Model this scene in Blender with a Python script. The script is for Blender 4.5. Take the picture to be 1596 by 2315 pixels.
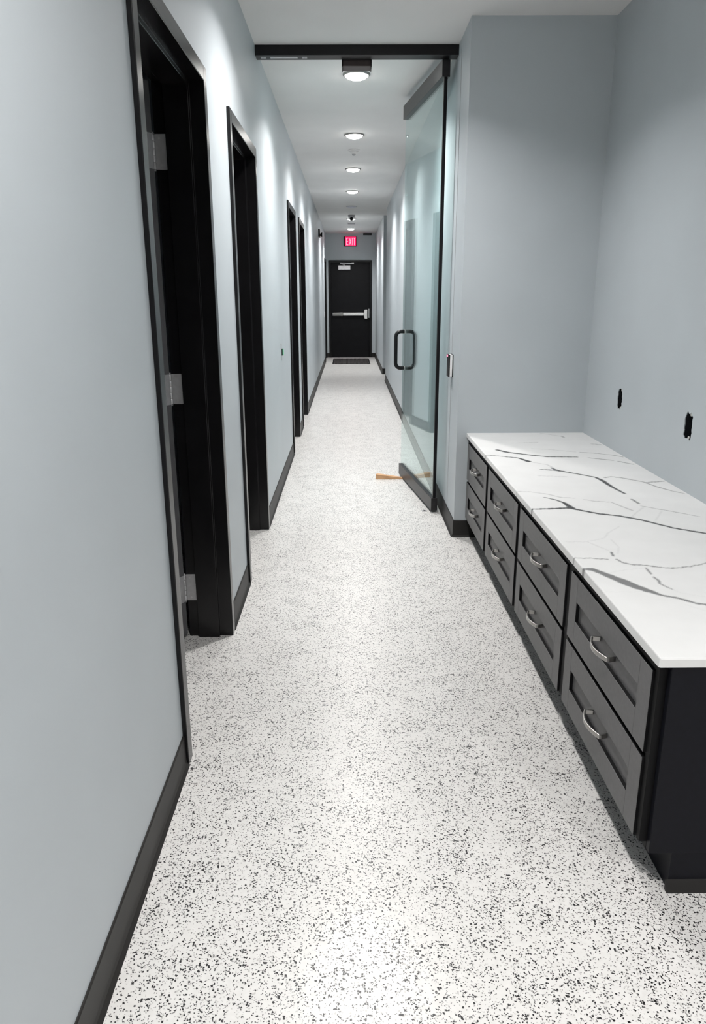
import bpy, math, random
import numpy as np

random.seed(7)
for o in list(bpy.data.objects):
    bpy.data.objects.remove(o)
scene = bpy.context.scene
COL = scene.collection

# ------------------------------------------------------------------ camera
cam_data = bpy.data.cameras.new('camera')
cam = bpy.data.objects.new('camera', cam_data)
COL.objects.link(cam)
scene.camera = cam
cam_data.sensor_fit = 'VERTICAL'
cam_data.sensor_height = 24.0
cam_data.lens = 24.0 * 1677.7 / 2315.0
cam_data.clip_start = 0.02
cam_data.clip_end = 100.0
PITCH, YAW, ROLL = math.radians(16.263), math.radians(0.2767), math.radians(-0.2132)
from mathutils import Matrix, Vector
fw = Vector((math.sin(YAW) * math.cos(PITCH), math.cos(YAW) * math.cos(PITCH), -math.sin(PITCH)))
rt = Vector((math.cos(YAW), -math.sin(YAW), 0.0))
up = rt.cross(fw)
r2 = rt * math.cos(ROLL) + up * math.sin(ROLL)
u2 = -rt * math.sin(ROLL) + up * math.cos(ROLL)
M = Matrix((r2, u2, -fw)).transposed().to_4x4()
M.translation = Vector((0.0, 0.0, 1.37))
cam.matrix_world = M

# ------------------------------------------------------------------ world, exposure
world = bpy.data.worlds.new('world')
scene.world = world
world.use_nodes = True
world.node_tree.nodes['Background'].inputs[0].default_value = (0.6, 0.7, 0.8, 1)
world.node_tree.nodes['Background'].inputs[1].default_value = 0.0
scene.view_settings.view_transform = 'Standard'
scene.view_settings.look = 'None'
scene.view_settings.gamma = 1.0
scene.view_settings.use_curve_mapping = False
scene.view_settings.exposure = 0.33
scene.cycles.max_bounces = 7
scene.cycles.use_light_tree = False
scene.cycles.diffuse_bounces = 4
scene.cycles.glossy_bounces = 3
scene.cycles.adaptive_threshold = 0.01
scene.cycles.transparent_max_bounces = 8
scene.cycles.sample_clamp_indirect = 8.0
LAMP_POWER = 19.0              # each ceiling downlight, watts
LAMP_SPREAD = math.radians(136)
LAMP_COLOR = (1.0, 0.975, 0.96)

# ------------------------------------------------------------------ key dimensions (metres)
XL, XR, XC = -0.505, 0.612, 1.328        # left wall, corridor right wall, wall behind the counter
YF, YE, YB = 4.167, 17.43, -4.0          # wall at the counter's end, exit wall, wall behind the viewer
YN = 0.75                                # where the counter wall ends and the lobby opens
ZC = 2.685                               # ceiling
WT = 0.16                                # wall thickness

# ------------------------------------------------------------------ mesh helpers
class MB:
    """Collects vertices and faces in world coordinates."""
    def __init__(s):
        s.v, s.f, s.sm = [], [], []
    def face(s, idx, smooth=False):
        s.f.append(tuple(idx)); s.sm.append(smooth)
    def box(s, x0, x1, y0, y1, z0, z1):
        n = len(s.v)
        s.v += [(x0, y0, z0), (x1, y0, z0), (x1, y1, z0), (x0, y1, z0),
                (x0, y0, z1), (x1, y0, z1), (x1, y1, z1), (x0, y1, z1)]
        for q in ((3, 2, 1, 0), (4, 5, 6, 7), (0, 1, 5, 4), (1, 2, 6, 5), (2, 3, 7, 6), (3, 0, 4, 7)):
            s.face([n + i for i in q])
        return s
    def prism(s, pts, axis, a, b):
        """Polygon pts (2-D) extruded along axis between a and b."""
        def p3(p, t):
            if axis == 0: return (t, p[0], p[1])
            if axis == 1: return (p[0], t, p[1])
            return (p[0], p[1], t)
        n, k = len(s.v), len(pts)
        s.v += [p3(p, a) for p in pts] + [p3(p, b) for p in pts]
        s.face(range(n, n + k)); s.face(range(n + 2 * k - 1, n + k - 1, -1))
        for i in range(k):
            j = (i + 1) % k
            s.face((n + j, n + i, n + k + i, n + k + j))
        return s
    def lathe(s, prof, cx, cy, cz, seg=32, axis=2, smooth=True):
        """prof: (radius, height) pairs, revolved about an axis through (cx, cy, cz)."""
        n = len(s.v)
        for r, h in prof:
            for i in range(seg):
                a = 2 * math.pi * i / seg
                u, w = r * math.cos(a), r * math.sin(a)
                if axis == 2: s.v.append((cx + u, cy + w, cz + h))
                elif axis == 1: s.v.append((cx + u, cy + h, cz + w))
                else: s.v.append((cx + h, cy + u, cz + w))
        for k in range(len(prof) - 1):
            for i in range(seg):
                j = (i + 1) % seg
                s.face((n + k * seg + i, n + k * seg + j, n + (k + 1) * seg + j, n + (k + 1) * seg + i), smooth)
        s.face([n + i for i in reversed(range(seg))])
        m = n + (len(prof) - 1) * seg
        s.face([m + i for i in range(seg)])
        return s
    def tube(s, path, r, seg=12, smooth=True):
        n = len(s.v)
        P = [Vector(p) for p in path]
        ref = None
        for i, p in enumerate(P):
            t = ((P[min(i + 1, len(P) - 1)] - p).normalized() + (p - P[max(i - 1, 0)]).normalized())
            t.normalize()
            if ref is None:
                ref = Vector((0, 0, 1)) if abs(t.z) < 0.9 else Vector((1, 0, 0))
            a = (ref - t * ref.dot(t)).normalized(); b = t.cross(a); ref = a
            for k in range(seg):
                q = 2 * math.pi * k / seg
                v = p + (a * math.cos(q) + b * math.sin(q)) * r
                s.v.append(tuple(v))
        for i in range(len(P) - 1):
            for k in range(seg):
                j = (k + 1) % seg
                s.face((n + i * seg + k, n + i * seg + j, n + (i + 1) * seg + j, n + (i + 1) * seg + k), smooth)
        s.face([n + k for k in reversed(range(seg))])
        m = n + (len(P) - 1) * seg
        s.face([m + k for k in range(seg)])
        return s
    def strap(s, path, w, t, side=(0, 0, 1)):
        """Flat bar: width w along side, thickness t across, swept along path."""
        n = len(s.v)
        P = [Vector(p) for p in path]; S = Vector(side)
        for i, p in enumerate(P):
            d = P[min(i + 1, len(P) - 1)] - P[max(i - 1, 0)]
            nn = d.cross(S).normalized()
            for a, b in ((-1, -1), (1, -1), (1, 1), (-1, 1)):
                s.v.append(tuple(p + S * (a * w / 2) + nn * (b * t / 2)))
        for i in range(len(P) - 1):
            for k in range(4):
                j = (k + 1) % 4
                s.face((n + i * 4 + k, n + i * 4 + j, n + i * 4 + 4 + j, n + i * 4 + 4 + k))
        s.face((n + 3, n + 2, n + 1, n)); m = n + (len(P) - 1) * 4
        s.face((m, m + 1, m + 2, m + 3))
        return s
    def xform(s, fn):
        s.v = [tuple(fn(Vector(p))) for p in s.v]
        return s

def link(name, mb, mat, parent=None, origin=None, bevel=0.0, seg=2):
    me = bpy.data.meshes.new(name)
    if origin is None:
        origin = Vector((0, 0, 0))
        q = parent
        while q is not None:
            origin = origin + Vector(q.location); q = q.parent
        loc = Vector((0, 0, 0))
    else:
        origin = Vector(origin); loc = origin
    me.from_pydata([tuple(Vector(p) - origin) for p in mb.v], [], mb.f)
    me.polygons.foreach_set('use_smooth', mb.sm)
    me.update()
    import bmesh
    bm = bmesh.new(); bm.from_mesh(me)
    bmesh.ops.recalc_face_normals(bm, faces=bm.faces[:])
    if bevel > 0:
        es = [e for e in bm.edges if len(e.link_faces) == 2 and e.calc_face_angle(0) > 0.6]
        bmesh.ops.bevel(bm, geom=es, offset=bevel, segments=seg, profile=0.5, affect='EDGES', clamp_overlap=True)
    bm.to_mesh(me); bm.free()
    me.materials.append(mat)
    o = bpy.data.objects.new(name, me)
    COL.objects.link(o)
    o.location = loc
    if parent is not None:
        o.parent = parent
    return o

def tag(o, label, cat, group=None, kind=None):
    if label: o['label'] = label
    if cat: o['category'] = cat
    if group: o['group'] = group
    if kind: o['kind'] = kind
    return o

def thing(name, label, cat, loc, group=None, kind=None):
    o = bpy.data.objects.new(name, None)
    o.empty_display_size = 0.1
    COL.objects.link(o); o.location = loc
    return tag(o, label, cat, group, kind)

def part(p, name, mb, mat, bevel=0.0, label=None, seg=2):
    o = link(name, mb, mat, p, None, bevel, seg)
    if label: o['label'] = label
    return o

def struct(name, mb, mat, label, cat, bevel=0.0):
    return tag(link(name, mb, mat, None, (0, 0, 0), bevel), label, cat, None, 'structure')

B = lambda *a: MB().box(*a)

# ------------------------------------------------------------------ materials
def new_mat(name):
    m = bpy.data.materials.new(name); m.use_nodes = True
    nt = m.node_tree
    return m, nt, nt.nodes['Principled BSDF']

def N(nt, t, **kw):
    n = nt.nodes.new(t)
    for k, v in kw.items():
        setattr(n, k, v)
    return n

def ramp(nt, src, stops):
    r = N(nt, 'ShaderNodeValToRGB')
    els = r.color_ramp.elements
    while len(els) < len(stops): els.new(0.5)
    for e, (p, c) in zip(els, stops):
        e.position = p; e.color = (*c, 1) if len(c) == 3 else c
    nt.links.new(src, r.inputs[0])
    return r.outputs[0]

def plain(name, col, rough=0.5, metal=0.0, var=0.06, scale=30.0, bump=0.0, bscale=400.0, spec=0.5, emit=None, estr=0.0, coat=0.0):
    """Painted, moulded or metal surface: small noise variation in colour and gloss, optional fine relief."""
    m, nt, b = new_mat(name)
    geo = N(nt, 'ShaderNodeNewGeometry')
    nz = N(nt, 'ShaderNodeTexNoise'); nz.inputs['Scale'].default_value = scale; nz.inputs['Detail'].default_value = 1
    nt.links.new(geo.outputs['Position'], nz.inputs['Vector'])
    lo = [c * (1 - var) for c in col]; hi = [min(1, c * (1 + var)) for c in col]
    nt.links.new(ramp(nt, nz.outputs[0], [(0.3, lo), (0.7, hi)]), b.inputs['Base Color'])
    b.inputs['Roughness'].default_value = rough
    b.inputs['Metallic'].default_value = metal
    b.inputs['Specular IOR Level'].default_value = spec
    b.inputs['Coat Weight'].default_value = coat
    if bump > 0:
        n2 = N(nt, 'ShaderNodeTexNoise'); n2.inputs['Scale'].default_value = bscale; n2.inputs['Detail'].default_value = 2
        nt.links.new(geo.outputs['Position'], n2.inputs['Vector'])
        bp = N(nt, 'ShaderNodeBump'); bp.inputs['Strength'].default_value = bump; bp.inputs['Distance'].default_value = 0.001
        nt.links.new(n2.outputs[0], bp.inputs['Height']); nt.links.new(bp.outputs[0], b.inputs['Normal'])
    if emit is not None:
        b.inputs['Emission Color'].default_value = (*emit, 1); b.inputs['Emission Strength'].default_value = estr
    return m

WALL_COL = (0.470, 0.512, 0.536)
MAT = {}
MAT['wall'] = plain('blue_grey_paint', WALL_COL, 0.47, var=0.02, scale=3, spec=0.5)
MAT['ceiling'] = plain('ceiling_paint', (0.74, 0.73, 0.72), 0.8, var=0.02, scale=3)
MAT['rubber'] = plain('rubber_base', (0.019, 0.018, 0.017), 0.5, var=0.15, scale=8, spec=0.3)
MAT['frame'] = plain('black_frame_paint', (0.006, 0.0058, 0.0065), 0.25, var=0.15, scale=12, spec=0.35)
MAT['door'] = plain('black_door_paint', (0.004, 0.004, 0.0052), 0.45, spec=0.22, var=0.2, scale=10)
MAT['black'] = plain('black_anodised', (0.004, 0.004, 0.005), 0.38, var=0.15, spec=0.3)
MAT['bronze'] = plain('dark_bronze_rail', (0.045, 0.043, 0.045), 0.38, metal=0.6, var=0.1)
MAT['sensor'] = plain('flare_brown_case', (0.05, 0.036, 0.034), 0.5)  # brown puts the lamp's flare into the case colour
MAT['steel'] = plain('satin_steel', (0.40, 0.39, 0.375), 0.32, metal=1.0, var=0.05, scale=60)
MAT['edge'] = plain('grey_door_edge', (0.09, 0.09, 0.095), 0.5)  # hinge edge of the leaf, a lighter grey than the door
MAT['brightsteel'] = plain('bright_bar_steel', (0.92, 0.91, 0.89), 0.4, metal=0.7, var=0.03, scale=60)
MAT['hinge'] = plain('dull_hinge_steel', (0.50, 0.50, 0.51), 0.45, metal=0.7, var=0.06, scale=60)
MAT['screw'] = plain('bright_screw', (0.6, 0.6, 0.6), 0.3, metal=0.9)
MAT['ring_contrast'] = plain('lamp_trim', (0.30, 0.29, 0.28), 0.4, metal=0.6)  # dark grey puts the ring's contrast against the bright lens into colour
MAT['drawer'] = plain('grey_drawer_laminate', (0.120, 0.117, 0.119), 0.5, var=0.06, scale=90)
MAT['carcass'] = plain('black_carcass', (0.004, 0.004, 0.0045), 0.6, spec=0.2)
MAT['endpanel'] = plain('navy_black_panel', (0.0045, 0.0048, 0.008), 0.5, spec=0.2, var=0.12, scale=60)
MAT['whiteplastic'] = plain('white_plastic', (0.85, 0.85, 0.86), 0.45)
MAT['greyplastic'] = plain('grey_plastic', (0.40, 0.40, 0.41), 0.45)
MAT['green'] = plain('green_plastic', (0.10, 0.55, 0.25), 0.4)
MAT['mat'] = plain('brown_mat', (0.030, 0.025, 0.024), 0.9, var=0.4, scale=150, bump=0.6, bscale=500)
MAT['lens'] = plain('lamp_lens', (0.9, 0.9, 0.88), 0.5, emit=(1.0, 0.97, 0.93), estr=32.0)
MAT['lensoff'] = plain('unlit_lens', (0.62, 0.62, 0.68), 0.4)
MAT['exitred'] = plain('exit_red', (0.6, 0.01, 0.05), 0.4, emit=(1.0, 0.0, 0.09), estr=1.1)
MAT['exitletter'] = plain('exit_letter', (0.8, 0.2, 0.3), 0.4, emit=(1.0, 0.24, 0.32), estr=1.4)
MAT['led'] = plain('red_led', (0.8, 0.1, 0.2), 0.3, emit=(1.0, 0.12, 0.25), estr=5.0)
MAT['darkplastic'] = plain('dark_box_plastic', (0.006, 0.007, 0.010), 0.6, var=0.5, scale=200)
MAT['plaster'] = plain('broken_plaster', (0.55, 0.56, 0.52), 0.9, var=0.4, scale=300)

def floor_material():
    """White epoxy with broadcast black and grey vinyl flakes under a clear coat."""
    m, nt, b = new_mat('flake_epoxy')
    L = nt.links
    geo = N(nt, 'ShaderNodeNewGeometry')
    dz = N(nt, 'ShaderNodeTexNoise'); dz.inputs['Scale'].default_value = 330; dz.inputs['Detail'].default_value = 2
    L.new(geo.outputs['Position'], dz.inputs['Vector'])
    mad = N(nt, 'ShaderNodeVectorMath', operation='MULTIPLY_ADD')
    L.new(dz.outputs['Color'], mad.inputs[0]); mad.inputs[1].default_value = (0.006, 0.006, 0.0)
    L.new(geo.outputs['Position'], mad.inputs[2])
    flat = N(nt, 'ShaderNodeVectorMath', operation='MULTIPLY'); flat.inputs[1].default_value = (1, 1, 0)
    L.new(mad.outputs[0], flat.inputs[0])
    dens = N(nt, 'ShaderNodeTexNoise'); dens.inputs['Scale'].default_value = 9; dens.inputs['Detail'].default_value = 2
    L.new(geo.outputs['Position'], dens.inputs['Vector'])
    def flakes(scale, frac, size, off):
        v = N(nt, 'ShaderNodeTexVoronoi', voronoi_dimensions='2D'); v.inputs['Scale'].default_value = scale
        ad = N(nt, 'ShaderNodeVectorMath', operation='ADD'); ad.inputs[1].default_value = (off, off * 1.7, 0)
        L.new(flat.outputs[0], ad.inputs[0]); L.new(ad.outputs[0], v.inputs['Vector'])
        sep = N(nt, 'ShaderNodeSeparateColor'); L.new(v.outputs['Color'], sep.inputs[0])
        # chosen cells: random red below a density-dependent fraction
        thr = N(nt, 'ShaderNodeMapRange'); thr.inputs['From Min'].default_value = 0.3; thr.inputs['From Max'].default_value = 0.7
        thr.inputs['To Min'].default_value = frac * 0.55; thr.inputs['To Max'].default_value = frac * 1.45
        L.new(dens.outputs[0], thr.inputs['Value'])
        c1 = N(nt, 'ShaderNodeMath', operation='LESS_THAN'); L.new(sep.outputs[0], c1.inputs[0]); L.new(thr.outputs[0], c1.inputs[1])
        rad = N(nt, 'ShaderNodeMath', operation='MULTIPLY_ADD'); L.new(sep.outputs[1], rad.inputs[0])
        rad.inputs[1].default_value = size * 0.75; rad.inputs[2].default_value = size * 0.4
        c2 = N(nt, 'ShaderNodeMath', operation='LESS_THAN'); L.new(v.outputs['Distance'], c2.inputs[0]); L.new(rad.outputs[0], c2.inputs[1])
        mu = N(nt, 'ShaderNodeMath', operation='MULTIPLY'); L.new(c1.outputs[0], mu.inputs[0]); L.new(c2.outputs[0], mu.inputs[1])
        return mu.outputs[0], sep.outputs[2]
    base = N(nt, 'ShaderNodeTexNoise'); base.inputs['Scale'].default_value = 60; L.new(geo.outputs['Position'], base.inputs['Vector'])
    col = ramp(nt, base.outputs[0], [(0.3, (0.67, 0.66, 0.64)), (0.7, (0.72, 0.71, 0.69))])
    def over(col, mask, rgb):
        mx = N(nt, 'ShaderNodeMix', data_type='RGBA'); L.new(mask, mx.inputs[0]); L.new(col, mx.inputs[6]); mx.inputs[7].default_value = (*rgb, 1)
        return mx.outputs[2]
    g, _ = flakes(260, 0.10, 0.55, 3.1)
    col = over(col, g, (0.50, 0.49, 0.47))
    a, _ = flakes(205, 0.14, 0.55, 0.0)
    col = over(col, a, (0.008, 0.008, 0.009))
    c, _ = flakes(350, 0.14, 0.58, 7.7)
    col = over(col, c, (0.02, 0.02, 0.021))
    L.new(col, b.inputs['Base Color'])
    b.inputs['Roughness'].default_value = 0.31
    b.inputs['Specular IOR Level'].default_value = 0.4
    n2 = N(nt, 'ShaderNodeTexNoise'); n2.inputs['Scale'].default_value = 40; n2.inputs['Detail'].default_value = 0
    L.new(geo.outputs['Position'], n2.inputs['Vector'])
    bp = N(nt, 'ShaderNodeBump'); bp.inputs['Strength'].default_value = 0.08; bp.inputs['Distance'].default_value = 0.004
    L.new(n2.outputs[0], bp.inputs['Height']); L.new(bp.outputs[0], b.inputs['Normal'])
    return m
MAT['floor'] = floor_material()

def glass_material():
    m = bpy.data.materials.new('tinted_glass'); m.use_nodes = True
    nt = m.node_tree; L = nt.links
    nt.nodes.remove(nt.nodes['Principled BSDF'])
    out = nt.nodes['Material Output']
    tr = N(nt, 'ShaderNodeBsdfTransparent'); tr.inputs[0].default_value = (0.91, 0.966, 0.962, 1)
    gl = N(nt, 'ShaderNodeBsdfGlossy'); gl.inputs['Roughness'].default_value = 0.01
    gl.inputs['Color'].default_value = (0.93, 1.0, 0.99, 1)
    geo = N(nt, 'ShaderNodeNewGeometry')
    # the same Fresnel curve whether a ray enters or leaves the sheet
    ior = N(nt, 'ShaderNodeMapRange'); ior.inputs['To Min'].default_value = 1.5; ior.inputs['To Max'].default_value = 1 / 1.5
    L.new(geo.outputs['Backfacing'], ior.inputs['Value'])
    fr = N(nt, 'ShaderNodeFresnel'); L.new(ior.outputs[0], fr.inputs['IOR'])
    mx = N(nt, 'ShaderNodeMixShader'); L.new(fr.outputs[0], mx.inputs[0]); L.new(tr.outputs[0], mx.inputs[1]); L.new(gl.outputs[0], mx.inputs[2])
    L.new(mx.outputs[0], out.inputs['Surface'])
    return m
MAT['glass'] = glass_material()

def quartz_material():
    m, nt, b = new_mat('veined_quartz'); L = nt.links
    at = N(nt, 'ShaderNodeAttribute', attribute_name='vein')
    geo = N(nt, 'ShaderNodeNewGeometry')
    nz = N(nt, 'ShaderNodeTexNoise'); nz.inputs['Scale'].default_value = 8; L.new(geo.outputs['Position'], nz.inputs['Vector'])
    base = ramp(nt, nz.outputs[0], [(0.35, (0.76, 0.76, 0.75)), (0.65, (0.79, 0.79, 0.78))])
    mx = N(nt, 'ShaderNodeMix', data_type='RGBA'); L.new(at.outputs['Fac'], mx.inputs[0]); L.new(base, mx.inputs[6])
    mx.inputs[7].default_value = (0.045, 0.043, 0.045, 1)
    L.new(mx.outputs[2], b.inputs['Base Color']); b.inputs['Roughness'].default_value = 0.3
    return m
MAT['quartz'] = quartz_material()

def wood_material():
    m, nt, b = new_mat('pine_wood'); L = nt.links
    tc = N(nt, 'ShaderNodeTexCoord'); mp = N(nt, 'ShaderNodeMapping'); mp.inputs['Scale'].default_value = (8, 90, 90)
    L.new(tc.outputs['Object'], mp.inputs[0])
    nz = N(nt, 'ShaderNodeTexNoise'); nz.inputs['Scale'].default_value = 2; nz.inputs['Detail'].default_value = 5; L.new(mp.outputs[0], nz.inputs['Vector'])
    L.new(ramp(nt, nz.outputs[0], [(0.3, (0.50, 0.27, 0.13)), (0.7, (0.68, 0.42, 0.23))]), b.inputs['Base Color'])
    b.inputs['Roughness'].default_value = 0.6
    return m
MAT['wood'] = wood_material()

# ================================================================== THE SETTING
FLOOR_X0, FLOOR_X1 = -2.75, 4.7
struct('floor', B(FLOOR_X0, FLOOR_X1, YB - 0.15, YE + 0.3, -0.1, 0.0), MAT['floor'],
       'white epoxy floor speckled with black flakes along the corridor', 'floor')
struct('ceiling', B(FLOOR_X0, FLOOR_X1, YB - 0.15, YE + 0.3, ZC, ZC + 0.1), MAT['ceiling'],
       'flat pale grey ceiling above the corridor', 'ceiling')

ZT = 2.078                     # inner height of the door frames
FW = 0.05                      # width of a frame's face
XP = XL + 0.014                # front of the frames, proud of the left wall
XI = XL - 0.168                # back of the frames
DOORS = [(2.005, 2.853), (3.485, 4.32), (6.63, 7.42), (8.05, 8.86), (16.45, 17.30)]

wl = MB(); y = YB
for a, b in DOORS:
    wl.box(XL - WT, XL, y, a - 0.02, 0, ZC)
    wl.box(XL - WT, XL, a - 0.02, b + 0.02, ZT + 0.02, ZC)
    y = b + 0.02
wl.box(XL - WT, XL, y, YE + 0.2, 0, ZC)
struct('wall_left', wl, MAT['wall'], 'long pale blue-grey wall with black door frames', 'wall')
struct('wall_right', B(XR, XR + 0.15, YF, 12.575, 0, ZC), MAT['wall'],
       'blue-grey corridor wall behind the open glass door', 'wall')
struct('wall_right', B(XR, XR + 0.15, 13.6, YE + 0.2, 0, ZC), MAT['wall'],
       'short blue-grey wall stretch right of the exit door', 'wall')
struct('wall_recess', B(XR + 0.15, XC + 0.13, YF, YF + 0.13, 0, ZC), MAT['wall'],
       'blue-grey wall at the far end of the counter', 'wall')
wp = MB(); wp.box(XR + 0.15, 2.75, 12.455, 12.575, 0, ZC); wp.box(XR + 0.15, 2.75, 13.6, 13.72, 0, ZC); wp.box(2.65, 2.75, 12.575, 13.6, 0, ZC)
struct('wall_passage', wp, MAT['wall'], 'blue-grey walls of the side passage near the corridor end', 'wall')
wb = B(XL - WT, 4.7, YB - 0.12, YB, 0, ZC).box(4.58, 4.7, YB, YN, 0, ZC).box(XC + 0.13, 4.7, YN, YN + 0.12, 0, ZC)
struct('wall_back', wb, MAT['wall'], 'blue-grey walls of the lobby behind the viewer', 'wall')

# wall behind the counter with two rough outlet cutouts
HOLES = [(3.642, 0.878, 0.030, 0.050), (2.878, 0.874, 0.034, 0.052)]   # centre y, centre z, half sizes
wc = MB(); y = YN
for cy, cz, hy, hz in sorted(HOLES):
    Y0, Y1, Z0, Z1 = cy - 0.06, cy + 0.06, cz - 0.08, cz + 0.08
    wc.box(XC, XC + 0.13, y, Y0, 0, ZC)
    wc.box(XC, XC + 0.13, Y0, Y1, 0, Z0); wc.box(XC, XC + 0.13, Y0, Y1, Z1, ZC)
    y = Y1
wc.box(XC, XC + 0.13, y, YF, 0, ZC)
NH = 40
for cy, cz, hy, hz in HOLES:
    rnd = random.Random(int(cy * 1000))
    n = len(wc.v)
    for k in range(NH):
        a = 2 * math.pi * (k + 0.5) / NH
        c_, s_ = math.cos(a), math.sin(a)
        m = max(abs(c_) / 0.06, abs(s_) / 0.08)
        sq = (abs(c_ / hy) ** 5 + abs(s_ / hz) ** 5) ** (-0.2) * rnd.uniform(0.90, 1.08)
        wc.v += [(XC, cy + c_ / m, cz + s_ / m), (XC, cy + c_ * sq, cz + s_ * sq), (XC + 0.004, cy + c_ * sq * 1.02, cz + s_ * sq * 1.02)]
    for k in range(NH):
        a, b = n + 3 * k, n + 3 * ((k + 1) % NH)
        wc.face((a, b, b + 1, a + 1)); wc.face((a + 1, b + 1, b + 2, a + 2))
    # corner fills of the little square around the cutout
    for sy in (-1, 1):
        for sz in (-1, 1):
            i = len(wc.v); wc.v += [(XC, cy + sy * 0.06, cz + sz * 0.08)]
            ks = [k for k in range(NH) if (math.cos(2 * math.pi * (k + 0.5) / NH) * sy > 0) and (math.sin(2 * math.pi * (k + 0.5) / NH) * sz > 0)]
            for k in range(NH):
                k2 = (k + 1) % NH
                p, q = wc.v[n + 3 * k], wc.v[n + 3 * k2]
                if k in ks and k2 in ks and abs(p[1] - q[1]) > 1e-6 and abs(p[2] - q[2]) > 1e-6:
                    wc.face((n + 3 * k, i, n + 3 * k2))
struct('wall_counter', wc, MAT['wall'], 'blue-grey wall behind the quartz counter with two cutouts', 'wall')

# exit wall with its opening
EX0, EX1 = -0.393, 0.476
we = MB()
we.box(XL - WT, EX0 - 0.02, YE, YE + 0.15, 0, ZC); we.box(EX1 + 0.02, XR + 0.15, YE, YE + 0.15, 0, ZC); we.box(EX0 - 0.02, EX1 + 0.02, YE, YE + 0.15, ZT + 0.02, ZC)
struct('wall_end', we, MAT['wall'], 'grey end wall above the black exit door', 'wall')
# dark rooms behind the left wall
wr = MB(); wr.box(-2.75, -2.65, 0.6, 5.0, 0, ZC); wr.box(-2.65, XL - WT, 0.6, 0.7, 0, ZC); wr.box(-2.65, XL - WT, 4.9, 5.0, 0, ZC)
struct('wall_room', wr, MAT['wall'], 'walls of the dark room behind the nearest doorway', 'wall')

# rubber cove base
def cove(axis, wall, sgn, a, b, label):
    """Cove base strip running from a to b; axis 1: along Y on the wall X=wall, axis 0: along X on the wall Y=wall."""
    prof = [(0, 0), (0.016, 0), (0.013, 0.004), (0.008, 0.011), (0.006, 0.022), (0.005, 0.098), (0.003, 0.101), (0, 0.101)]
    pts = [(wall + sgn * u, z) for u, z in prof]
    mb = MB()
    mb.prism(pts, axis, a, b)
    return struct(CNAME, mb, MAT['rubber'], label, 'baseboard')
CNAME = 'baseboard_left'
ys = [YB] + [v for a, b in DOORS for v in (a - FW, b + FW)]
lab = ['dark cove base running below the nearest stretch of left wall', 'dark cove base between the first and second left doorways',
       'dark cove base between the second and third left doorways', 'short dark cove base between the third and fourth left doorways',
       'dark cove base from the fourth left doorway towards the exit']
for i in range(5):
    cove(1, XL, 1, ys[2 * i], ys[2 * i + 1], lab[i])
CNAME = 'baseboard_right'
cove(1, XR, -1, YF - 0.006, 12.575, 'dark cove base behind the open glass door')
cove(1, XR, -1, 13.594, YE, 'dark cove base right of the exit mat')
CNAME = 'baseboard_recess'
cove(0, YF, -1, XR - 0.006, 0.757, 'dark cove base wrapping the wall corner beside the drawers')
cove(0, 13.6, -1, XR - 0.006, 2.65, 'dark cove base on the side passage corner')
CNAME = 'baseboard_end'
cove(0, YE, -1, EX1 + FW, XR, 'short dark cove base between exit door and right wall')
cove(0, YE, -1, XL, EX0 - FW, 'short dark cove base left of the exit door')
struct('trim_1', B(XR - 0.002, XR, 4.479, 4.481, 0.1, 2.635), MAT['greyplastic'],
       'thin vertical seam strip on the wall below the header end', 'trim')

# ------------------------------------------------------------------ doors on the left
def frame_jamb(d, yi, s):
    """Side of a frame; yi the inner face, s = +1 for the far jamb, -1 for the near one."""
    pr = [(XP, yi), (XP, yi + s * FW), (XL, yi + s * FW), (XL, yi + s * 0.02), (XL - WT, yi + s * 0.02), (XL - WT, yi + s * FW),
          (XI, yi + s * FW), (XI, yi), (-0.632, yi), (-0.632, yi - s * 0.016), (-0.545, yi - s * 0.016), (-0.545, yi)]
    part(d, 'jamb', MB().prism(pr, 2, 0, ZT + FW), MAT['frame'], 0.0022)

def frame_head(d, a, b):
    pr = [(XP, ZT), (XP, ZT + FW), (XL, ZT + FW), (XL, ZT + 0.02), (XL - WT, ZT + 0.02), (XL - WT, ZT + FW),
          (XI, ZT + FW), (XI, ZT), (-0.632, ZT), (-0.632, ZT - 0.016), (-0.545, ZT - 0.016), (-0.545, ZT)]
    part(d, 'head_jamb', MB().prism([(x, z) for x, z in pr], 1, a, b), MAT['frame'], 0.0022)

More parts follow.
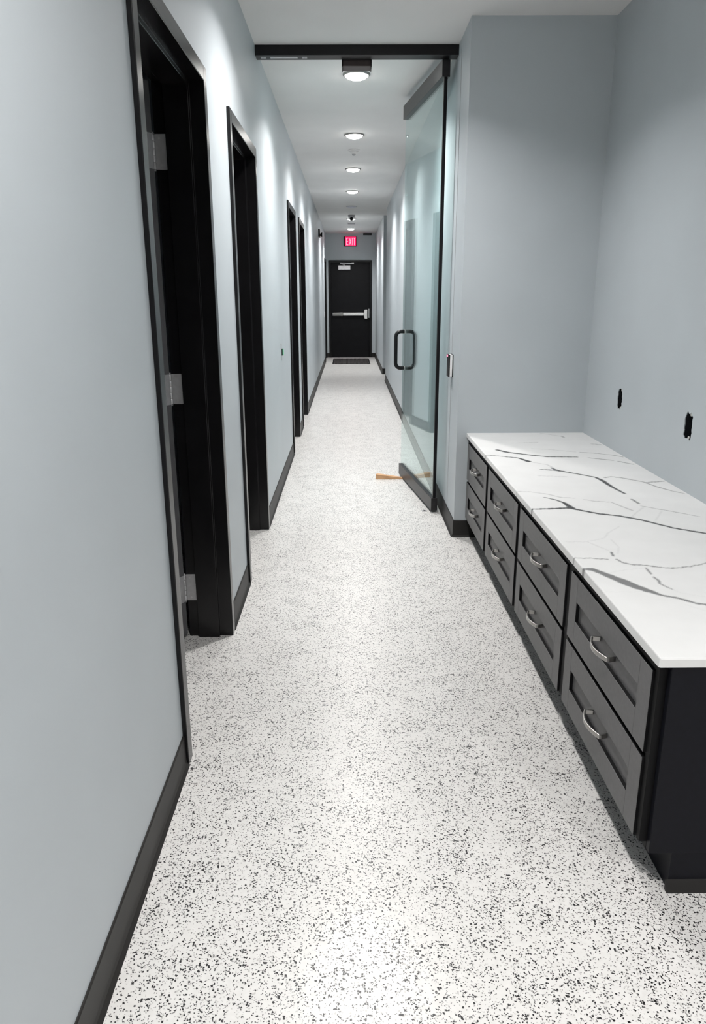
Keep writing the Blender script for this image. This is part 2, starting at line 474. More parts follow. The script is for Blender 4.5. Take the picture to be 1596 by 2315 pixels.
DL = ['black metal door frame with open leaf and three steel hinges, nearest on left', 'second black door frame on the left wall, past the narrow wall strip',
      'third black door frame on the left wall, past the green-faced switch', 'fourth black door frame on the left wall, close after the third',
      'black door frame at the far left corner beside the exit door']
for i, (a, b) in enumerate(DOORS):
    d = thing('door_%d' % (i + 1), DL[i], 'door', (XL, (a + b) / 2, 0), None, 'structure')
    frame_jamb(d, a, -1); frame_jamb(d, b, 1); frame_head(d, a, b)
    if i == 0:
        BX, BY = -0.6785, b - 0.008                       # hinge axis
        ca, sa = math.cos(math.radians(118)), math.sin(math.radians(118))
        def swung(p):                                     # closed position about the hinge axis -> open position
            return Vector((BX + p.x * ca + p.y * sa, BY - p.x * sa + p.y * ca, p.z))
        part(d, 'leaf', B(0.005, 0.049, -0.838, 0.001, 0.016, ZT - 0.004).xform(swung), MAT['door'], 0.0015, 'dark slab door swung open into the room')
        part(d, 'edge_band', B(0.005, 0.049, 0.001, 0.004, 0.016, ZT - 0.004).xform(swung), MAT['edge'], 0.0006, 'grey hinge edge of the open leaf')
        for zc in (0.219, 1.03, 1.855):
            h = part(d, 'hinge', B(-0.672, -0.621, b - 0.0035, b + 0.001, zc - 0.057, zc + 0.057), MAT['hinge'], 0.0007, 'dull steel butt hinge')
            br = MB()
            for k in range(5):
                z0 = zc - 0.057 + k * 0.0228
                br.lathe([(0.0055, 0), (0.0072, 0.0012), (0.0072, 0.0214), (0.0055, 0.0226)], BX, BY, z0, 16)
            br.lathe([(0.003, 0), (0.0055, 0.001), (0.004, 0.006)], BX, BY, zc + 0.057, 12)
            br.lathe([(0.004, -0.006), (0.0055, -0.001), (0.003, 0)], BX, BY, zc - 0.057, 12)
            part(h, 'barrel', br, MAT['hinge'])
            part(h, 'leaf_plate', B(0.008, 0.042, 0.0035, 0.0055, zc - 0.057, zc + 0.057).xform(swung), MAT['hinge'])
            for sx, sz in ((-0.657, 0.043), (-0.631, 0.014), (-0.631, -0.014), (-0.654, -0.043)):
                part(h, 'screw', MB().lathe([(0.0042, -0.0022), (0.0038, -0.0008), (0.0016, -0.0006), (0.0016, 0.001)], sx, b - 0.0032, zc + sz, 12, 1), MAT['screw'])
    else:
        part(d, 'leaf', B(-0.681, -0.637, a + 0.003, b - 0.003, 0.012, ZT - 0.003), MAT['door'], 0.0015)

# ------------------------------------------------------------------ exit door
d = thing('door_6', 'black exit door with steel push bar at the corridor end', 'door', ((EX0 + EX1) / 2, YE, 0), None, 'structure')
for s, xi in ((-1, EX0), (1, EX1)):
    pr = [(xi, YE - 0.016), (xi + s * FW, YE - 0.016), (xi + s * FW, YE), (xi + s * 0.02, YE), (xi + s * 0.02, YE + 0.15), (xi - s * 0.016, YE + 0.15), (xi - s * 0.016, YE + 0.075), (xi, YE + 0.075)]
    part(d, 'jamb', MB().prism(pr, 2, 0, ZT + FW), MAT['frame'], 0.002)
pr = [(YE - 0.016, ZT), (YE - 0.016, ZT + FW), (YE, ZT + FW), (YE, ZT + 0.02), (YE + 0.15, ZT + 0.02), (YE + 0.15, ZT - 0.016), (YE + 0.075, ZT - 0.016), (YE + 0.075, ZT)]
part(d, 'head_jamb', MB().prism(pr, 0, EX0, EX1), MAT['frame'], 0.002)
part(d, 'leaf', B(EX0 + 0.003, EX1 - 0.003, YE + 0.03, YE + 0.074, 0.012, ZT - 0.003), MAT['door'], 0.002)
part(d, 'threshold', B(EX0, EX1, YE - 0.02, YE + 0.1, 0, 0.010), MAT['bronze'], 0.003)
yf = YE + 0.03
bar = part(d, 'push_bar', B(-0.345, -0.125, yf - 0.055, yf, 0.925, 0.995), MAT['steel'], 0.006, 'satin steel panic bar')
part(bar, 'push_pad', B(-0.122, 0.34, yf - 0.068, yf, 0.930, 0.992), MAT['brightsteel'], 0.006)
part(bar, 'latch_case', MB().prism([(0.345, 0.935), (0.365, 0.862), (0.425, 0.862), (0.425, 1.062), (0.365, 1.062), (0.345, 0.99)], 1, yf - 0.075, yf), MAT['brightsteel'], 0.006)
part(bar, 'end_cap', B(-0.362, -0.345, yf - 0.05, yf, 0.928, 0.992), MAT['hinge'], 0.005)
part(d, 'strike', B(0.45, 0.472, YE - 0.002, yf, 0.88, 1.08), MAT['hinge'], 0.003)
cl = part(d, 'door_closer', B(-0.225, 0.045, yf - 0.055, yf, 1.925, 2.012), MAT['whiteplastic'], 0.004, 'white door closer body')
part(cl, 'arm', MB().strap([(-0.09, yf - 0.05, 2.012), (-0.10, yf - 0.06, 2.03), (-0.18, yf - 0.13, 2.055), (-0.175, yf - 0.14, 2.06), (0.10, yf - 0.045, 2.050)], 0.018, 0.006, (0, 0, 1)), MAT['hinge'])
part(cl, 'pivot', MB().lathe([(0.022, 0), (0.022, 0.02), (0.012, 0.03)], -0.09, yf - 0.03, 2.010, 20), MAT['hinge'])
part(cl, 'bracket', B(0.075, 0.125, yf - 0.05, yf + 0.044, 2.040, ZT - 0.003), MAT['hinge'], 0.002)

# ================================================================== GLASS DOOR AND HEADER
hd = thing('door_header', 'black header beam spanning the ceiling above the glass door', 'beam', (0.05, 4.645, 2.632))
part(hd, 'beam', B(XL, XR, 4.60, 4.69, 2.634, ZC), MAT['black'], 0.002)
part(hd, 'strike_plate', B(-0.425, -0.275, 4.630, 4.655, 2.6325, 2.6345), MAT['hinge'], 0.0005, 'dull steel strip below the header')
for x0 in (-0.478, -0.250):
    k = part(hd, 'screw_plate', B(x0, x0 + 0.028, 4.629, 4.656, 2.6325, 2.6345), MAT['hinge'], 0.0005)
    for q in (0.007, 0.021):
        part(k, 'screw', MB().lathe([(0.0055, -0.0012), (0.0045, 0.0), (0.0045, 0.001)], x0 + q, 4.6425, 2.6325, 12), MAT['screw'])
ss = thing('motion_sensor', 'dark box with painted brown flare hung behind the header before the first lamp', 'sensor', (0.053, 4.75, 2.602))
part(ss, 'case', B(-0.027, 0.133, 4.70, 4.80, 2.606, ZC), MAT['sensor'], 0.004)
part(ss, 'side_lip', B(-0.031, -0.026, 4.695, 4.80, 2.602, ZC), MAT['black'], 0.001)
part(ss, 'side_lip', B(0.132, 0.137, 4.695, 4.80, 2.602, ZC), MAT['black'], 0.001)

PA, PB = Vector((0.553, 4.675, 0)), Vector((0.412, 5.735, 0))
T_ = (PB - PA).normalized(); NN = Vector((T_.y, -T_.x, 0)); LEN = (PB - PA).length
def on_door(p):      # (along, across, up) -> world
    return PA + T_ * p.x + NN * p.y + Vector((0, 0, p.z))
gd = thing('glass_door', 'frameless pivoting glass door with black rails standing open along the wall', 'door', (PA.x, PA.y, 0.0))
part(gd, 'glass_pane', B(0.012, LEN, -0.006, 0.006, 0.088, 2.55).xform(on_door), MAT['glass'], 0, 'clear greenish glass pane')
part(gd, 'edge_strip', B(-0.002, 0.014, -0.0095, 0.0095, 0.098, 2.545).xform(on_door), MAT['black'], 0.001, 'black strip along the pivot edge')  # black strip laid over the pane's near edge
part(gd, 'bottom_rail', B(-0.005, LEN + 0.004, -0.021, 0.021, 0.014, 0.098).xform(on_door), MAT['bronze'], 0.002)
part(gd, 'top_rail', B(-0.005, LEN + 0.004, -0.023, 0.023, 2.545, 2.631).xform(on_door), MAT['bronze'], 0.002)
part(gd, 'pivot_pin', MB().lathe([(0.012, 0), (0.012, 0.016)], *on_door(Vector((0.07, 0, 0))), 20), MAT['steel'])
part(gd, 'pivot_pin', MB().lathe([(0.012, 2.63), (0.012, 2.636)], *on_door(Vector((0.07, 0, 0))), 20), MAT['steel'])
for s in (-1, 1):
    pth = []
    hx, z0, z1, out, r = LEN - 0.075, 0.845, 1.112, 0.072, 0.038
    pth.append((hx, s * 0.006, z0))
    for k in range(0, 7):
        a = math.pi / 2 * k / 6
        pth.append((hx, s * (out - r + r * math.sin(a)), z0 + r - r * math.cos(a)))
    for k in range(0, 7):
        a = math.pi / 2 * k / 6
        pth.append((hx, s * (out - r + r * math.cos(a)), z1 - r + r * math.sin(a)))
    pth.append((hx, s * 0.006, z1))
    hb = part(gd, 'pull_handle', MB().tube(pth, 0.014, 16).xform(on_door), MAT['black'], 0, 'black D-shaped pull bar')
    for z in (z0, z1):
        part(hb, 'washer', MB().lathe([(0.0165, 0.0), (0.0165, 0.003)], 0, 0, 0, 20, 1).xform(lambda p: on_door(Vector((hx + p.x, s * (0.006 + p.y), z + p.z)))), MAT['steel'])

# ================================================================== CEILING FIXTURES
def downlight(yc, label, lit=True, group=None, xc=0.057, power=LAMP_POWER):
    t = thing('ceiling_light', label, 'ceiling light', (xc, yc, ZC), group)
    part(t, 'trim_ring', MB().lathe([(0.070, -0.004), (0.073, -0.010), (0.080, -0.010), (0.086, -0.004), (0.086, 0.0), (0.070, 0.0)], xc, yc, ZC, 40), MAT['ring_contrast'] if lit else MAT['greyplastic'])
    prof = [(0.0715, -0.002)] + [(0.0705 * math.cos(a), -0.006 - 0.026 * math.sin(a)) for a in [math.pi / 2 * k / 5 for k in range(5)]] + [(0.004, -0.032)]  # dome deepened so its shape stands in for lamp glare
    part(t, 'lens', MB().lathe(prof, xc, yc, ZC, 28), MAT['lens'] if lit else MAT['lensoff'])
    if lit:
        ld = bpy.data.lights.new('lamp', 'AREA'); ld.shape = 'DISK'; ld.size = 0.14
        ld.energy = power; ld.color = LAMP_COLOR; ld.spread = LAMP_SPREAD
        lo = bpy.data.objects.new('lamp', ld); COL.objects.link(lo)
        lo.parent = t; lo.location = (0, 0, -0.036)
    return t
LG = 'round lamps along the ceiling'
downlight(-1.0, 'lit round lobby lamp behind the viewer, nearer the corridor', True, LG, 1.7, 34.0)
downlight(-1.0, 'lit round lobby lamp behind the viewer, farther right', True, LG, 3.3, 34.0)
downlight(0.70, 'lit round ceiling lamp before the nearest doorway, higher than the frame', True, LG)
downlight(3.38, 'lit round ceiling lamp before the header, higher than the frame', True, LG)
downlight(5.17, 'largest lit ceiling lamp, just behind the black header', True, LG)
downlight(6.97, 'second lit ceiling lamp, before the white smoke detector', True, LG)
downlight(8.75, 'third lit ceiling lamp, just past the white smoke detector', True, LG)
downlight(10.53, 'fourth lit ceiling lamp, just before the unlit one', True, LG)
downlight(12.24, 'unlit pale round ceiling lamp between lit ones', False, LG)
downlight(14.12, 'lit ceiling lamp half hidden behind the dome camera', True, LG)
downlight(16.17, 'farthest lit ceiling lamp, above the exit sign', True, LG)

t = thing('smoke_detector', 'small white conical smoke detector between second and third lamps', 'detector', (0.058, 7.66, ZC))
part(t, 'base', MB().lathe([(0.058, 0), (0.058, -0.006), (0.050, -0.012)], 0.058, 7.66, ZC, 32), MAT['ceiling'])
part(t, 'cone', MB().lathe([(0.046, -0.010), (0.030, -0.026), (0.018, -0.036)], 0.058, 7.66, ZC, 32), MAT['ceiling'])
part(t, 'sensing_tip', MB().lathe([(0.018, -0.034), (0.014, -0.046), (0.005, -0.050)], 0.058, 7.66, ZC, 24), MAT['greyplastic'])

t = thing('dome_camera', 'ceiling camera with glow-whitened turret and dark round lens in front of a lamp', 'camera', (0.058, 13.55, ZC))
part(t, 'base', MB().lathe([(0.060, 0), (0.060, -0.020), (0.052, -0.030)], 0.058, 13.55, ZC, 32), MAT['greyplastic'])
part(t, 'turret', MB().lathe([(0.044 * math.cos(a), -0.045 - 0.044 * math.sin(a)) for a in [math.radians(q) for q in (-75, -50, -25, 0, 20, 40, 60, 78, 88)]], 0.058, 13.55, ZC, 32), MAT['whiteplastic'])  # white turret colour stands in for the lamp's glow around the camera
part(t, 'lens', MB().lathe([(0.028, 0.0), (0.028, -0.020), (0.022, -0.026), (0.006, -0.030)], 0.058, 13.525, ZC - 0.062, 32, 1), MAT['black'], 0, 'dark lens window')

t = thing('ceiling_vent', 'small grey slotted vent in the ceiling before the farthest lamp', 'vent', (0.059, 15.0, ZC))
part(t, 'frame', B(-0.021, 0.139, 14.92, 14.935, ZC - 0.012, ZC).box(-0.021, 0.139, 15.065, 15.08, ZC - 0.012, ZC).box(-0.021, -0.006, 14.935, 15.065, ZC - 0.012, ZC).box(0.124, 0.139, 14.935, 15.065, ZC - 0.012, ZC), MAT['whiteplastic'])
part(t, 'backing', B(-0.006, 0.124, 14.935, 15.065, ZC - 0.002, ZC), MAT['black'])
for k in range(5):
    yy = 14.945 + k * 0.026
    part(t, 'slat', B(-0.006, 0.124, yy, yy + 0.008, ZC - 0.016, ZC - 0.002), MAT['greyplastic'])

# ================================================================== THINGS ON THE WALLS
# exit sign
sy = YE - 0.03
t = thing('exit_sign', 'glowing red sign reading EXIT above the end door', 'sign', (0.043, YE, 2.415))
hs = part(t, 'housing', B(-0.100, 0.186, sy, YE, 2.413, 2.620), MAT['black'], 0.012)
fc = part(t, 'face', B(-0.068, 0.172, sy - 0.006, sy + 0.002, 2.424, 2.612), MAT['exitred'], 0.003, 'glowing red panel')
ly = sy - 0.009
LZ0, LZ1, S = 2.440, 2.590, 0.014
def strokes(x, w, ch):
    m = MB(); bx = lambda a, b, c, e: m.box(x + a, x + b, ly, ly + 0.004, c, e)
    if ch == 'E':
        bx(0, S, LZ0, LZ1); bx(S, w, LZ0, LZ0 + S); bx(S, w * 0.86, (LZ0 + LZ1 - S) / 2, (LZ0 + LZ1 + S) / 2); bx(S, w, LZ1 - S, LZ1)
    elif ch == 'X':
        for u, v in ((0, 1), (1, 0)):
            m.prism([(x + u * (w - S), LZ0), (x + u * (w - S) + S, LZ0), (x + v * (w - S) + S, LZ1), (x + v * (w - S), LZ1)], 1, ly, ly + 0.004)
    elif ch == 'I':
        bx(0, S, LZ0, LZ1)
    else:
        bx((w - S) / 2, (w + S) / 2, LZ0, LZ1); bx(0, w, LZ1 - S, LZ1)
    return m
x = -0.046
for ch, w in (('E', 0.050), ('X', 0.054), ('I', S), ('T', 0.050)):
    part(fc, 'letter', strokes(x, w, ch), MAT['exitletter'], 0, 'pale pink letter %s' % ch)
    x += w + 0.013

t = thing('door_sensor', 'small black box under the ceiling right of the exit sign', 'sensor', (0.424, YE, 2.645))
part(t, 'case', B(0.331, 0.517, YE - 0.06, YE, 2.645, ZC - 0.002), MAT['black'], 0.004)
part(t, 'window', B(0.36, 0.488, YE - 0.062, YE - 0.058, 2.652, 2.668), MAT['darkplastic'], 0.001)

t = thing('emergency_light', 'black emergency light with round white lamp high on the left wall', 'emergency light', (XL, 13.45, 2.34))
part(t, 'housing', B(XL, XL + 0.028, 13.35, 13.55, 2.325, 2.452), MAT['black'], 0.005)
hh = part(t, 'lamp_head', MB().lathe([(0.014, -0.02), (0.028, -0.012), (0.036, 0.006), (0.038, 0.014)], XL + 0.052, 13.40, 2.360, 24, 0), MAT['black'])
part(hh, 'lens', MB().lathe([(0.034, 0.012), (0.030, 0.022), (0.016, 0.029), (0.004, 0.031)], XL + 0.052, 13.40, 2.360, 24, 0), MAT['whiteplastic'], 0, 'white round lens')
part(t, 'neck', B(XL + 0.02, XL + 0.042, 13.39, 13.41, 2.345, 2.365), MAT['black'])

t = thing('wall_switch', 'bare black switch with green face on the left wall', 'switch', (XL, 5.67, 0.90))
part(t, 'strap', B(XL, XL + 0.004, 5.645, 5.685, 0.905, 1.030), MAT['greyplastic'], 0.001)
part(t, 'body', B(XL, XL + 0.012, 5.648, 5.682, 0.942, 0.990), MAT['darkplastic'], 0.001)
part(t, 'indicator', B(XL + 0.011, XL + 0.018, 5.650, 5.680, 0.944, 0.988), MAT['green'], 0.002, 'green rocker face')  # plain green plastic, no emission

t = thing('card_reader', 'slim black and white card reader with red light beside the glass door', 'card reader', (XR, 4.46, 0.905))
part(t, 'back_plate', B(XR - 0.005, XR, 4.415, 4.505, 0.905, 1.036), MAT['black'], 0.001)
part(t, 'body', B(XR - 0.020, XR - 0.004, 4.418, 4.502, 0.908, 1.033), MAT['whiteplastic'], 0.001)
part(t, 'front', B(XR - 0.026, XR - 0.019, 4.416, 4.504, 0.906, 1.035), MAT['black'], 0.001)
part(t, 'indicator', B(XR - 0.0275, XR - 0.025, 4.478, 4.500, 1.020, 1.031), MAT['led'], 0, 'red status light')

t = thing('light_switch', 'white light switch near the far left door frame', 'switch', (XL, 16.0, 0.94))
part(t, 'plate', B(XL, XL + 0.006, 15.96, 16.035, 0.94, 1.055), MAT['whiteplastic'], 0.002)
part(t, 'rocker', B(XL + 0.005, XL + 0.010, 15.98, 16.015, 0.965, 1.03), MAT['whiteplastic'], 0.002)

HL = ['rough dark outlet cutout in the wall nearer the corner', 'larger rough dark outlet cutout nearer the picture edge']
for (cy, cz, hy, hz), lb in zip(HOLES, HL):
    t = thing('outlet_box', lb, 'outlet box', (XC + 0.02, cy, cz - hz), 'bare outlet boxes above the counter')
    m = MB(); X0, X1 = XC + 0.0045, XC + 0.065; e = 0.004
    m.box(X1 - e, X1, cy - hy - .009, cy + hy + .009, cz - hz - .009, cz + hz + .009)
    m.box(X0, X1 - e, cy - hy - .009, cy - hy - .005, cz - hz - .009, cz + hz + .009); m.box(X0, X1 - e, cy + hy + .005, cy + hy + .009, cz - hz - .009, cz + hz + .009)
    m.box(X0, X1 - e, cy - hy - .005, cy + hy + .005, cz - hz - .009, cz - hz - .005); m.box(X0, X1 - e, cy - hy - .005, cy + hy + .005, cz + hz + .005, cz + hz + .009)
    part(t, 'box', m, MAT['darkplastic'])
    for s in (-1, 1):
        part(t, 'screw_ear', MB().lathe([(0.007, 0), (0.007, 0.003), (0.003, 0.0035)], XC + 0.005, cy - 0.004, cz + s * (hz - 0.006), 14, 0), MAT['plaster'], 0, 'pale screw ear')
    rnd = random.Random(int(cz * 999))
    for k in range(2):
        p = [(XC + 0.058, cy + rnd.uniform(-.015, .015), cz + rnd.uniform(-.02, .02))]
        for q in range(4):
            p.append((XC + 0.05 - 0.008 * q, cy + rnd.uniform(-.02, .02), cz + rnd.uniform(-.03, .03)))
        part(t, 'cable', MB().tube(p, 0.004, 8), MAT['black'])

# ================================================================== COUNTER AND CABINETS
VEINS = [
    ([(0.748, 3.687, 0.02), (0.786, 3.627, 0.0232), (0.875, 3.563, 0.0187), (0.957, 3.516, 0.0183), (1.097, 3.506, 0.0145)], 1.00),
    ([(0.650, 3.562, 0.009), (0.668, 3.56, 0.009), (0.729, 3.536, 0.0111), (0.812, 3.49, 0.0144), (0.843, 3.411, 0.0275)], 1.00),
    ([(0.86, 3.245, 0.0126), (0.918, 3.228, 0.0187), (0.948, 3.205, 0.0154), (1.002, 3.149, 0.0119), (1.056, 3.089, 0.013), (1.066, 3.03, 0.020), (1.067, 2.96, 0.018), (1.072, 2.90, 0.013), (1.083, 2.817, 0.012)], 1.00),
    ([(0.913, 3.276, 0.0096), (0.922, 3.243, 0.014), (0.934, 3.214, 0.020)], 1.00),
    ([(0.752, 2.768, 0.007), (0.786, 2.733, 0.010), (0.808, 2.687, 0.015), (0.812, 2.65, 0.020), (0.816, 2.615, 0.026)], 1.00),
    ([(0.650, 2.600, 0.012), (0.664, 2.603, 0.0125), (0.723, 2.606, 0.0146), (0.808, 2.617, 0.0168), (0.835, 2.589, 0.0165), (0.889, 2.541, 0.0159), (0.953, 2.512, 0.0156), (1.009, 2.466, 0.0151), (1.053, 2.409, 0.0145), (1.089, 2.364, 0.014), (1.167, 2.307, 0.0134), (1.221, 2.251, 0.0128), (1.33, 2.16, 0.012)], 1.00),
    ([(0.650, 1.978, 0.022), (0.661, 1.985, 0.019), (0.69, 1.982, 0.0202), (0.708, 1.954, 0.0221), (0.728, 1.919, 0.0285), (0.752, 1.875, 0.0341), (0.773, 1.84, 0.0286), (0.796, 1.81, 0.0193), (0.812, 1.788, 0.0127), (0.846, 1.771, 0.0104), (0.873, 1.739, 0.0101), (0.906, 1.722, 0.0099), (0.956, 1.677, 0.0094), (1.12, 1.60, 0.009), (1.33, 1.53, 0.009)], 0.80),
    ([(0.650, 2.075, 0.005), (0.67, 2.077, 0.005), (0.714, 2.075, 0.0055), (0.763, 2.064, 0.0055)], 0.80),
    ([(0.789, 2.064, 0.0068), (0.799, 2.032, 0.0067), (0.826, 2.016, 0.0066), (0.857, 2.013, 0.0065), (0.887, 1.995, 0.0064), (0.93, 1.988, 0.0064), (0.981, 2.001, 0.0052), (1.037, 2.026, 0.0053), (1.105, 2.066, 0.0055), (1.22, 2.10, 0.005), (1.33, 2.17, 0.005)], 0.80),
    ([(0.795, 2.125, 0.0072), (0.789, 2.092, 0.007)], 0.90),
    ([(0.848, 1.99, 0.0051), (0.844, 1.945, 0.0062)], 0.80),
    ([(0.842, 1.917, 0.006), (0.845, 1.891, 0.007), (0.839, 1.87, 0.0057), (0.856, 1.828, 0.0044)], 0.80),
    ([(1.091, 3.082, 0.0086), (1.125, 3.102, 0.0087), (1.17, 3.072, 0.0114), (1.193, 3.043, 0.0084), (1.227, 3.006, 0.0082), (1.252, 2.92, 0.0103), (1.284, 2.855, 0.0074), (1.315, 2.817, 0.0073)], 0.70),
    ([(1.236, 2.995, 0.0108), (1.313, 3.013, 0.011)], 0.70),
    ([(0.664, 2.86, 0.0075), (0.722, 2.849, 0.0074), (0.777, 2.816, 0.0073), (0.814, 2.767, 0.007), (0.869, 2.754, 0.007)], 0.40),
    ([(0.897, 2.735, 0.0069), (0.93, 2.707, 0.0067), (0.987, 2.695, 0.0067), (1.004, 2.639, 0.0086), (1.026, 2.579, 0.0062)], 0.45),
    ([(1.08, 2.734, 0.0092), (1.084, 2.671, 0.0109)], 0.80),
    ([(1.08, 2.638, 0.0064), (1.111, 2.611, 0.0063), (1.154, 2.573, 0.0061), (1.199, 2.531, 0.006), (1.232, 2.497, 0.0058)], 0.60),
    ([(1.15, 3.618, 0.0116), (1.213, 3.594, 0.0114), (1.284, 3.546, 0.0112), (1.319, 3.501, 0.0109)], 0.60),
    ([(1.151, 3.483, 0.0144), (1.193, 3.457, 0.0142), (1.243, 3.427, 0.0139)], 0.60),
    ([(1.265, 3.402, 0.0138), (1.309, 3.34, 0.01)], 0.70),
    ([(0.93, 3.711, 0.0081), (1.017, 3.689, 0.008), (1.128, 3.627, 0.0078)], 0.35),
    ([(0.86, 3.861, 0.0087), (0.999, 3.88, 0.0088)], 0.35),
    ([(1.177, 4.061, 0.0144), (1.179, 4.023, 0.0142)], 0.50),
    ([(1.084, 4.153, 0.01), (1.168, 4.062, 0.0096)], 0.30),
    ([(1.272, 3.829, 0.0129), (1.314, 3.815, 0.0128)], 0.50),
    ([(0.686, 2.228, 0.0047), (0.752, 2.227, 0.0047), (0.767, 2.196, 0.0046), (0.792, 2.142, 0.0044)], 0.20),
    ([(0.752, 2.227, 0.0047), (0.821, 2.266, 0.0049), (0.848, 2.316, 0.0051), (0.909, 2.385, 0.0053)], 0.15),
    ([(0.836, 2.25, 0.0048), (0.834, 2.172, 0.0045), (0.809, 2.113, 0.0043)], 0.15),
    ([(0.699, 1.941, 0.0037), (0.789, 1.978, 0.0038), (0.847, 1.992, 0.0039)], 0.15),
    ([(0.818, 3.123, 0.0088), (0.934, 3.106, 0.0087)], 0.25),
    ([(0.84, 3.411, 0.0069), (0.912, 3.341, 0.0067), (0.924, 3.275, 0.0064)], 0.40),
    ([(0.856, 1.828, 0.0033), (0.871, 1.8, 0.0032), (0.924, 1.778, 0.0031)], 0.15),
    ([(0.675, 1.814, 0.0033), (0.75, 1.813, 0.0033), (0.784, 1.823, 0.0033)], 0.12),
    ([(1.078, 2.616, 0.0063), (1.018, 2.535, 0.006), (0.992, 2.495, 0.0058)], 0.15),
    ([(1.131, 2.573, 0.0061), (1.061, 2.456, 0.0056)], 0.12),
    ([(0.848, 1.728, 0.003), (0.88, 1.688, 0.0029)], 0.15),
]


def countertop():
    y0, y1, x0, x1, z0, z1, r = 1.442, YF, 0.667, XC, 0.595, 0.618, 0.004
    prof = [(x0, z0, x0), (x0, z0 + 0.007, x0), (x0, z0 + 0.014, x0), (x0, z1 - r, x0)]
    prof += [(x0 + r - r * math.cos(a), z1 - r + r * math.sin(a), x0) for a in (math.pi / 6, math.pi / 3)]
    nx = int((x1 - x0 - r) / 0.004)
    prof += [(x0 + r + (x1 - x0 - r) * k / nx, z1, x0 + r + (x1 - x0 - r) * k / nx) for k in range(nx + 1)]
    prof += [(x1, z0, x1)]
    ny = int((y1 - y0) / 0.004)
    P = np.array(prof)
    rows = [(y0, r), (y0 + r * 0.5, r * 0.134)] + [(y0 + r + (y1 - y0 - r) * k / ny, 0.0) for k in range(ny + 1)]
    np_ = len(prof); V = []; VX = []; VY = []
    for yy, ins in rows:
        X = P[:, 0].copy(); Z = P[:, 1].copy()
        X[X < x0 + r] = X[X < x0 + r] + ins
        Z[Z > z1 - ins] = z1 - ins
        V.append(np.stack([X, np.full(np_, yy), Z], 1)); VX.append(P[:, 2]); VY.append(np.full(np_, yy))
    V = np.concatenate(V); VX = np.concatenate(VX); VY = np.concatenate(VY)
    nr = len(rows)
    idx = np.arange(nr * np_).reshape(nr, np_)
    F = np.stack([idx[:-1, :-1], idx[1:, :-1], idx[1:, 1:], idx[:-1, 1:]], -1).reshape(-1, 4).tolist()
    F += [[int(idx[i, 0]), int(idx[i, -1]), int(idx[i + 1, -1]), int(idx[i + 1, 0])] for i in range(nr - 1)]
    F.append([int(v) for v in idx[0]]); F.append([int(v) for v in idx[-1][::-1]])
    # vein strength at every vertex, with a slightly ragged edge
    val = np.zeros(len(V))
    jit = 0.0016 * np.sin(VX * 160 + 3 * np.sin(VY * 60)) + 0.0012 * np.sin(VX * 410 + VY * 130)
    for line, al in VEINS:
        for (ax, ay, aw), (bx, by, bw) in zip(line[:-1], line[1:]):
            lo, hi = min(ay, by) - 0.05, max(ay, by) + 0.05
            s = np.nonzero((VY > lo) & (VY < hi) & (VX > min(ax, bx) - 0.05) & (VX < max(ax, bx) + 0.05))[0]
            if not len(s): continue
            px, py = VX[s], VY[s] + jit[s]
            dx, dy = bx - ax, by - ay; L2 = dx * dx + dy * dy + 1e-9
            u = np.clip(((px - ax) * dx + (py - ay) * dy) / L2, 0, 1)
            dist = np.hypot(px - ax - u * dx, py - ay - u * dy)
            hw = (aw + (bw - aw) * u) * 0.5
            cov = np.clip((hw + 0.0022 - dist) / 0.0044, 0, 1) * np.clip(hw / 0.0028, 0.25, 1)
            val[s] = np.maximum(val[s], cov * al)
    org = np.array([(x0 + x1) / 2, (y0 + y1) / 2, z0])
    me = bpy.data.meshes.new('countertop')
    me.from_pydata((V - org).tolist(), [], F); me.update()
    at = me.attributes.new('vein', 'FLOAT', 'POINT'); at.data.foreach_set('value', val.astype(np.float32))
    me.materials.append(MAT['quartz'])
    o = bpy.data.objects.new('countertop', me); COL.objects.link(o); o.location = org
    return tag(o, 'white quartz countertop with dark grey veins along the right wall', 'countertop')
countertop()

UNITS = [(1.450, 2.139, 1.490, 2.112), (2.139, 2.838, 2.165, 2.815), (2.838, 3.530, 2.862, 3.503), (3.530, 4.160, 3.556, 4.152)]
UL = ['nearest grey two-drawer cabinet under the counter, its dark side showing', 'second grey two-drawer cabinet from the near counter end',
      'third grey two-drawer cabinet from the near counter end', 'farthest grey two-drawer cabinet, against the wall corner']
XD, XPN = 0.675, 0.686                   # drawer face and its sunk panel
def drawer_front(y0, y1, z0, z1):
    m = MB(); st, rl = 0.066, 0.074
    yi0, yi1, zi0, zi1 = y0 + st, y1 - st, z0 + rl, z1 - rl
    xb = 0.695
    for a in ((y0, yi0, z0, z1), (yi1, y1, z0, z1)):
        m.box(XD, xb, *a)
    m.box(XD, xb, yi0, yi1, z0, zi0); m.box(XD, xb, yi0, yi1, zi1, z1)
    return m, (yi0, yi1, zi0, zi1)
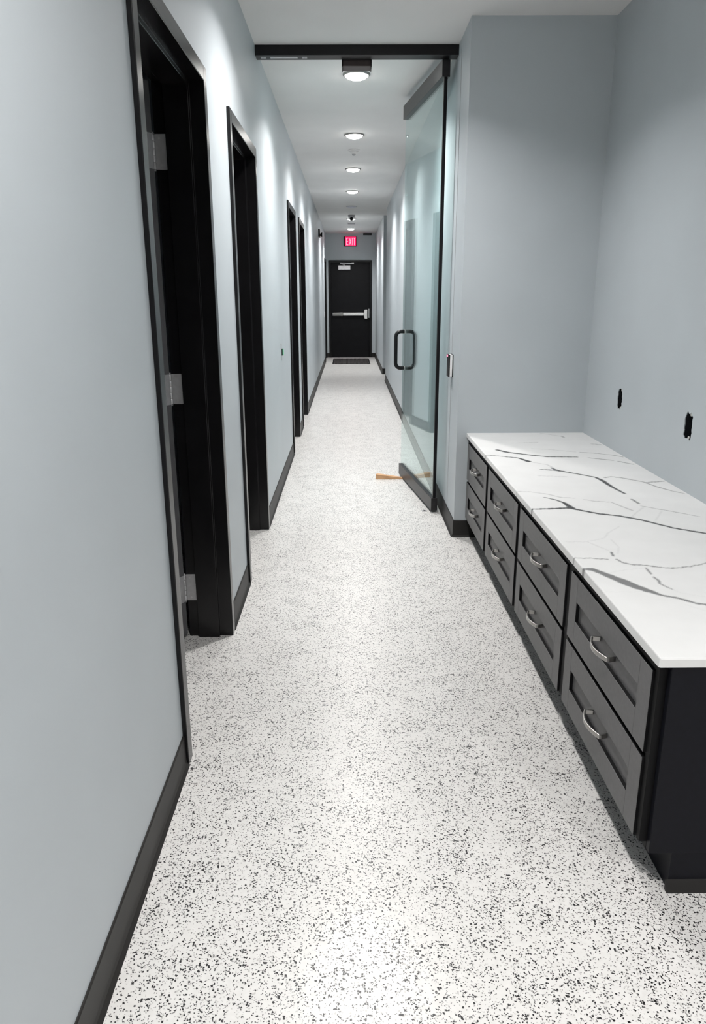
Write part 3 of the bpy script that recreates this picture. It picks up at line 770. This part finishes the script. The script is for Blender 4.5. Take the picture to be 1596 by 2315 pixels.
for (u0, u1, d0, d1), lb in zip(UNITS, UL):
    yc = (u0 + u1) / 2
    t = thing('drawer_cabinet', lb, 'cabinet', (1.0, yc, 0), 'grey drawer cabinets under the counter')
    e = 0.0 if u0 > 1.5 else 0.018
    part(t, 'carcass', B(0.700, XC - 0.005, u0 + e, u1, 0.105, 0.594), MAT['carcass'])
    part(t, 'face_frame', B(0.682, 0.7003, u0 + e if e else u0, d0 - 0.001, 0.124, 0.594).box(0.682, 0.7003, d1 + 0.001, u1, 0.124, 0.594).box(0.682, 0.7003, d0 - 0.001, d1 + 0.001, 0.566, 0.594).box(0.688, 0.7003, d0 - 0.001, d1 + 0.001, 0.124, 0.566), MAT['carcass'], 0, 'black frame behind the drawer fronts')
    part(t, 'toe_kick', B(0.757, XC - 0.005, u0 + (0.012 if e else 0), u1, 0.0, 0.105), MAT['endpanel'])
    if e:
        ep = part(t, 'end_panel', B(0.7005, XC - 0.005, u0, u0 + e, 0.105, 0.594), MAT['endpanel'], 0.001, 'dark navy side panel')
        part(ep, 'kick_panel', B(0.757, XC - 0.005, u0 + 0.003, u0 + 0.012, 0.0, 0.105), MAT['endpanel'])
        part(ep, 'base_strip', MB().prism([(u0 + 0.003, 0), (u0 - 0.012, 0), (u0 - 0.009, 0.006), (u0 - 0.003, 0.026), (u0 + 0.003, 0.028)], 0, 0.750, XC - 0.005), MAT['rubber'])
    for z0, z1 in ((0.353, 0.563), (0.124, 0.338)):
        m, (a, b, c_, f_) = drawer_front(d0, d1, z0, z1)
        dr = part(t, 'drawer', m, MAT['drawer'], 0.0012)
        dr.data.materials.append(MAT['carcass'])          # edge faces and recess sides in carcass black
        for pl in dr.data.polygons:
            if abs(pl.normal.x) < 0.3:
                pl.material_index = 1
        part(dr, 'panel', B(XPN, 0.694, a - 0.002, b + 0.002, c_ - 0.002, f_ + 0.002), MAT['drawer'])
        cy, hz = (d0 + d1) / 2 - 0.008, (z0 + z1) / 2 + 0.006
        pth = [(XPN, cy - 0.058, hz), (0.668, cy - 0.063, hz)]
        pth += [(0.664 - 0.017 * math.cos(math.pi / 2 * q), cy + 0.065 * q, hz) for q in (-0.97, -0.8, -0.6, -0.4, -0.2, 0, 0.2, 0.4, 0.6, 0.8, 0.97)]
        pth += [(0.668, cy + 0.063, hz), (XPN, cy + 0.058, hz)]
        part(dr, 'handle', MB().strap(pth, 0.0135, 0.005), MAT['steel'], 0.0012, 'arched satin steel pull')

# ================================================================== ON THE FLOOR
t = thing('door_mat', 'dark brown ribbed mat before the exit door', 'mat', (0.05, 16.38, 0))
part(t, 'backing', B(-0.345, 0.450, 15.70, 17.06, 0.0, 0.006), MAT['black'], 0.002)
rb = MB()
for k in range(26):
    xx = -0.318 + k * 0.0288
    rb.box(xx, xx + 0.020, 15.73, 17.03, 0.0055, 0.011)
part(t, 'ribs', rb, MAT['mat'])['kind'] = 'stuff'

m = MB()
cx0, cx1, wy0 = 0.205, 0.425, 5.615
m.v += [(cx0, wy0 - 0.015, 0), (cx0 + 0.012, wy0 + 0.022, 0), (cx1, wy0 + 0.012, 0), (cx1, wy0 - 0.018, 0),
        (cx0, wy0 - 0.015, 0.040), (cx0 + 0.012, wy0 + 0.022, 0.040), (cx1, wy0 + 0.012, 0.010), (cx1, wy0 - 0.018, 0.010)]
for q in ((3, 2, 1, 0), (4, 5, 6, 7), (0, 1, 5, 4), (1, 2, 6, 5), (2, 3, 7, 6), (3, 0, 4, 7)):
    m.face(q)
tag(link('wooden_wedge', m, MAT['wood'], None, (cx0, wy0, 0), 0.001), 'pale wooden wedge propping the glass door open on the floor', 'wedge')
t = thing('floor_plate', 'tiny steel pivot plate on the floor by the glass door', 'plate', (0.495, 4.712, 0))
part(t, 'plate', B(0.478, 0.512, 4.695, 4.73, 0.0, 0.0025), MAT['hinge'], 0.0008)
part(t, 'socket', MB().lathe([(0.008, 0.0025), (0.008, 0.0035), (0.005, 0.0035), (0.005, 0.0025)], 0.495, 4.712, 0, 16), MAT['black'])
